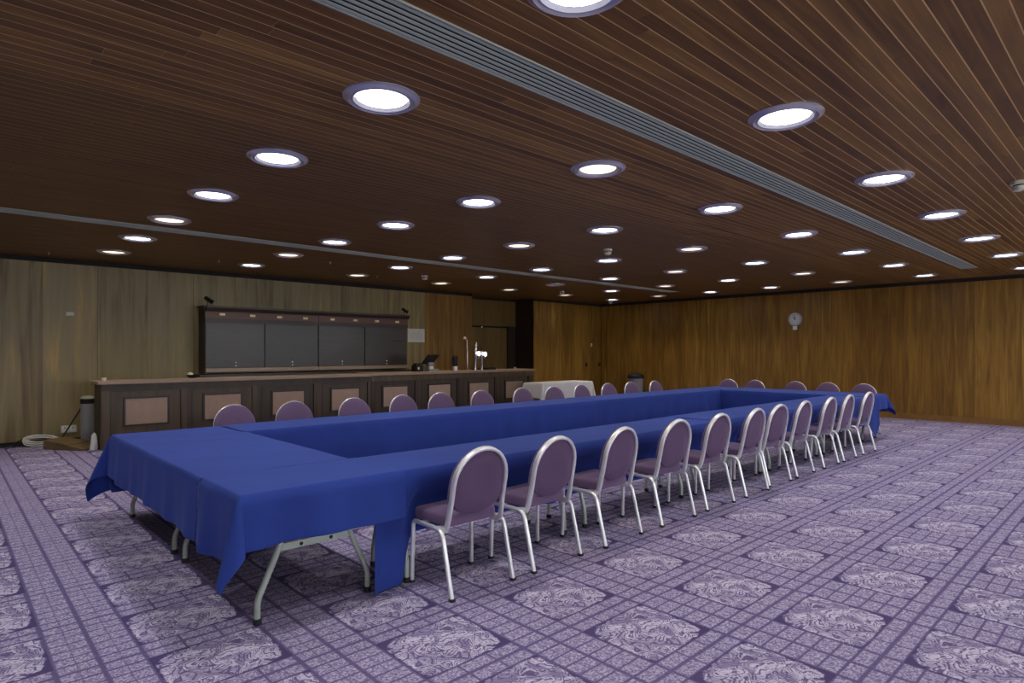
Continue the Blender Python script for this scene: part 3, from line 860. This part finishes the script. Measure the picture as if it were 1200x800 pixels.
# ================================================================ CHAIRS
def chair_proto():
    t = thing('banquet_chair', 'x', 'chair')
    LXH, HW = 0.252, 0.213
    prof_leg = RECT(0.0125, 0.0135, 0.45)
    for s in (-1, 1):
        fl_ = MB().sweep(fillet([(s * 0.235, 0.19, 0.405), (s * 0.243, 0.21, 0.39), (s * 0.25, 0.215, 0.012)], 0.03), prof_leg, up=(0, 1, 0)).build('leg', M['alu'], t, smooth=50)
        MB().box(s * 0.25 - 0.015, s * 0.25 + 0.015, 0.20, 0.23, 0.0, 0.018).build('foot_cap', M['rubber'], fl_)
    for s in (-1, 1):
        rl_ = MB().sweep(fillet([(s * 0.24, 0.0, 0.402), (s * LXH, -0.115, 0.398), (s * LXH, -0.212, 0.012)], 0.055, 8), prof_leg, up=(0, 1, 0)).build('leg', M['alu'], t, smooth=50)
        MB().box(s * LXH - 0.015, s * LXH + 0.015, -0.228, -0.198, 0.0, 0.018).build('foot_cap', M['rubber'], rl_)
    for s in (-1, 1):
        MB().sweep([(s * 0.236, 0.19, 0.402), (s * 0.24, -0.02, 0.402)], prof_leg).build('seat_rail', M['alu'], t, smooth=50)
    MB().tube([(-0.235, 0.17, 0.393), (0.235, 0.17, 0.393)], 0.010, 8).build('stretcher', M['alu'], t, smooth=60)
    MB().tube([(-0.24, -0.02, 0.396), (0.24, -0.02, 0.396)], 0.010, 8).build('stretcher', M['alu'], t, smooth=60)
    # hoop: inverted U leaning back; plane through y(z)
    def yb(z): return -0.125 - 0.20 * (z - 0.42)
    pts = []
    zc = 0.895 - HW
    for s in (-1,):
        pts += [(-0.222, -0.02, 0.392), (-0.222, -0.085, 0.394), (-0.222, -0.112, 0.402), (-0.221, yb(0.425) + 0.003, 0.425), (-0.219, yb(0.46), 0.46), (-HW, yb(0.58), 0.58)]
    n = 16
    for i in range(n + 1):
        a = pi - pi * i / n
        z = zc + HW * sin(a)
        pts.append((HW * cos(a), yb(z), z))
    pts += [(-p[0], p[1], p[2]) for p in reversed(pts[:6])]
    MB().sweep(pts, RECT(0.012, 0.0185, 0.5), up=(0, 1, 0)).build('back_hoop', M['alu'], t, smooth=50)
    # backrest pad
    def outline(hw, top, bot):
        o = []
        zc_ = top - hw
        m = 14
        for i in range(m + 1):
            a = pi * i / m
            o.append((hw * cos(a), zc_ + hw * sin(a)))
        zb = bot + hw * 0.6
        for i in range(m + 1):
            a = pi + pi * i / m
            o.append((hw * cos(a), zb + hw * 0.6 * sin(a)))
        return o
    def pad(hw, top, bot, rings):
        mb = MB()
        base = outline(hw, top, bot)
        k = len(base)
        cz = (top + bot) / 2
        vs = []
        for sc, dy in rings:
            for (x, z) in base:
                zz = cz + (z - cz) * sc
                vs.append((x * sc, yb(zz) + dy, zz))
        fs = []
        for j in range(len(rings) - 1):
            for i in range(k):
                q = (i + 1) % k
                fs.append((j * k + i, j * k + q, (j + 1) * k + q, (j + 1) * k + i))
        fs.append(tuple(range(k))); fs.append(tuple((len(rings) - 1) * k + i for i in reversed(range(k))))
        return mb.add(vs, fs)
    bk = pad(0.227, 0.906, 0.475, [(0.3, 0.054), (0.75, 0.050), (0.93, 0.042), (0.985, 0.032), (1.0, 0.024), (0.985, 0.0135)]).build('backrest', M['fabric'], t, smooth=180)
    pad(0.203, 0.883, 0.472, [(1.0, 0.0130), (1.0, 0.002), (0.97, -0.002), (0.5, -0.005)]).build('back_panel', M['fabric_dark'], bk, smooth=60)
    # seat cushion: rounded slab with crowned top
    mb = MB()
    def seat_outline(sc):
        o = []
        w, y0, y1, r = 0.222 * sc, -0.115 * sc + 0.035 * (1 - sc), 0.25 * sc + 0.035 * (1 - sc), 0.045 * sc
        for cx, cy, a0 in ((w - r, y1 - r, 0), (-w + r, y1 - r, pi / 2), (-w * 0.92 + r, y0 + r, pi), (w * 0.92 - r, y0 + r, 1.5 * pi)):
            for i in range(6):
                a = a0 + pi / 2 * i / 5
                o.append((cx + r * cos(a), cy + r * sin(a)))
        return o
    rings = [(0.9, 0.4145), (0.985, 0.416), (1.0, 0.422), (1.0, 0.464), (0.985, 0.476), (0.95, 0.482), (0.7, 0.488), (0.4, 0.490)]
    vs = []
    for sc, z in rings:
        vs += [(x, y, z) for x, y in seat_outline(sc)]
    k = 24
    fs = []
    for j in range(len(rings) - 1):
        for i in range(k):
            q = (i + 1) % k
            fs.append((j * k + i, j * k + q, (j + 1) * k + q, (j + 1) * k + i))
    fs.append(tuple(range(k))); fs.append(tuple((len(rings) - 1) * k + i for i in reversed(range(k))))
    mb.add(vs, fs)
    mb.build('seat', M['fabric'], t, smooth=180)
    return t
proto = chair_proto()
used = [False]
def chair(x, y, rz, label, group):
    o = copy_tree(proto) if used[0] else proto
    used[0] = True
    o.location = (x, y, 0); o.rotation_euler = (0, 0, rz)
    tag(o, label, 'chair', group)
fx = [2.495, 3.18, 3.95, 4.77, 5.52, 6.295, 6.98, 7.69, 8.54, 9.235, 10.07]
for i, x in enumerate(fx):
    chair(x, 3.125 + (0.045 if i > 5 else 0.0), radians([0, 2, 3, -2, -1, 0, -3, 0, 0, 1, -1][i]), 'purple banquet chair on the open carpet side, %s from the corner cloth' % ORD[i], 'chairs on the open carpet side')
bxs = [2.42, 3.10, 3.90, 4.66, 5.32, 6.10, 6.99, 7.67, 8.48, 9.23, 9.98, 10.75]
for i, x in enumerate(bxs):
    chair(x, 6.93 + [0, 0, 0, 0.02, 0.06, 0.05, 0.06, 0, 0.06, 0.03, 0.05, 0][i], pi + radians([2, -1, 0, 3, -2, 0, 1, -3, 2, 0, -1, 2][i]), 'purple banquet chair on the bar side, %s from the chairless end' % ORD[i], 'chairs on the bar side')
ey = [6.44, 5.86, 5.02, 4.40, 3.78]
for i, y in enumerate(ey):
    chair(12.34, y, pi / 2 + radians([3, -2, 0, 2, -1][i]), 'purple banquet chair at the clock wall end, %s from the bar side' % ORD[i], 'chairs at the clock wall end')

# ================================================================ BINS AND CLUTTER
wb = thing('waste_bin', 'grey waste bin with a black lid against the veneered wall', 'bin', (15.3, 10.83, 0))
MB().lathe([(0.19, 0), (0.20, 0.02), (0.225, 0.70), (0.235, 0.72)], 32, cap0=True, cap1=True).build('body', M['grey'], wb, smooth=40)
MB().lathe([(0.245, 0.70), (0.25, 0.76), (0.22, 0.82), (0.10, 0.86), (0.0, 0.865)], 32).build('lid', M['black'], wb, smooth=60)
gb = thing('pedal_bin', 'slim grey bin with pale lid beside the bar end', 'bin', (1.76, 11.95, 0))
MB().lathe([(0.085, 0), (0.09, 0.02), (0.095, 0.66)], 24, cap0=True, cap1=True).build('body', M['grey'], gb, smooth=40)
MB().lathe([(0.098, 0.66), (0.102, 0.70), (0.10, 0.74)], 24, cap0=True, cap1=True).build('collar', M['black'], gb, smooth=40)
MB().lathe([(0.098, 0.741), (0.09, 0.77), (0.05, 0.785), (0.0, 0.787)], 24).build('lid', M['green_grey'], gb, smooth=60)

bd = thing('cardboard_box', 'flattened brown box lying on the carpet beside the bar end', 'box', (1.50, 11.62, 0), radians(35))
MB().add([(-0.2, -0.42, 0), (0.2, -0.42, 0), (0.2, 0.3, 0), (-0.2, 0.3, 0), (-0.2, -0.42, 0.03), (0.2, -0.42, 0.03), (0.2, 0.3, 0.15), (-0.2, 0.3, 0.15)],
         [(0, 3, 2, 1), (4, 5, 6, 7), (0, 1, 5, 4), (1, 2, 6, 5), (2, 3, 7, 6), (3, 0, 4, 7)]).build('body', M['cardboard'], bd, bevel=0.01)
MB().box(-0.21, 0.21, -0.2, 0.02, 0.004, 0.012).build('flap', M['cardboard'], bd, loc=(0, 0.05, 0.105), rot=(radians(9.5), 0, 0))
rod = thing('broom_handle', 'black pole leaning against the wall beside the slim bin', 'pole', (1.40, 12.18, 0))
MB().tube([(0.0, 0, 0.012), (0.36, 0.22, 0.60)], 0.012).build('pole', M['black'], rod, smooth=60)
MB().lathe([(0.014, 0), (0.017, 0.01), (0.017, 0.03), (0.012, 0.034)], 12, cap0=True, cap1=True).build('end_cap', M['rubber'], rod, smooth=40)

coil = thing('coiled_cable', 'white cable lying coiled on the carpet by the wall', 'cable', (1.18, 12.25, 0))
pts = []
for i in range(150):
    a = i / 150 * 2 * pi * 6
    rr = 0.19 + 0.025 * sin(a * 0.37) + 0.012 * sin(a * 1.7)
    pts.append((rr * cos(a) * 1.05, rr * sin(a) * 0.75, 0.016 + 0.06 * (i / 150) + 0.30 * (rr * sin(a) * 0.75 + 0.16)))
pts.append((0.30, -0.08, 0.03)); pts.append((0.36, -0.06, 0.025))
MB().tube(pts, 0.010, 6).build('coil', M['white'], coil, smooth=60)
MB().box(0.36, 0.45, -0.09, -0.03, 0.002, 0.05).build('plug', M['cream'], coil, bevel=0.006)
bcab = thing('black_cable', 'loose black cable loops on the carpet against the wall', 'cable', (1.12, 12.30, 0))
pts = []
for i in range(70):
    a = i / 70 * 2 * pi * 2.2
    pts.append((0.26 * cos(a) + 0.03 * sin(a * 0.6), 0.14 * sin(a), 0.012 + 0.03 * i / 70 + 0.09 * max(0, sin(a)) ** 2))
MB().tube(pts, 0.009, 6).build('loop', M['rubber'], bcab, smooth=60)
MB().tube(fillet([(-0.24, 0.0, 0.012), (-0.8, 0.14, 0.012), (-2.2, 0.12, 0.012)], 0.2), 0.009, 6).build('tail', M['rubber'], bcab, smooth=60)
bag = thing('plastic_bag', 'crumpled white plastic bag at the foot of the bar end', 'bag', (1.73, 11.18, 0))
mb = MB()
vs, fs = [], []
nr, ns = 7, 14
rb = random.Random(4)
for j in range(nr):
    t_ = j / (nr - 1)
    for i in range(ns):
        a = 2 * pi * i / ns
        r0 = (0.045 * (1 - t_) ** 0.5 + 0.012) * (0.8 + 0.4 * rb.random())
        vs.append((r0 * cos(a), r0 * sin(a), 0.002 + 0.26 * t_))
for j in range(nr - 1):
    for i in range(ns):
        q = (i + 1) % ns
        fs.append((j * ns + i, j * ns + q, (j + 1) * ns + q, (j + 1) * ns + i))
fs.append(tuple(reversed(range(ns))))
mb.add(vs, fs).build('sack', M['white'], bag, smooth=40)
MB().tube([(0.02 * cos(a * pi / 6), 0.02 * sin(a * pi / 6), 0.235) for a in range(12)], 0.006, 6, closed=True).build('knot', M['white'], bag, smooth=60)
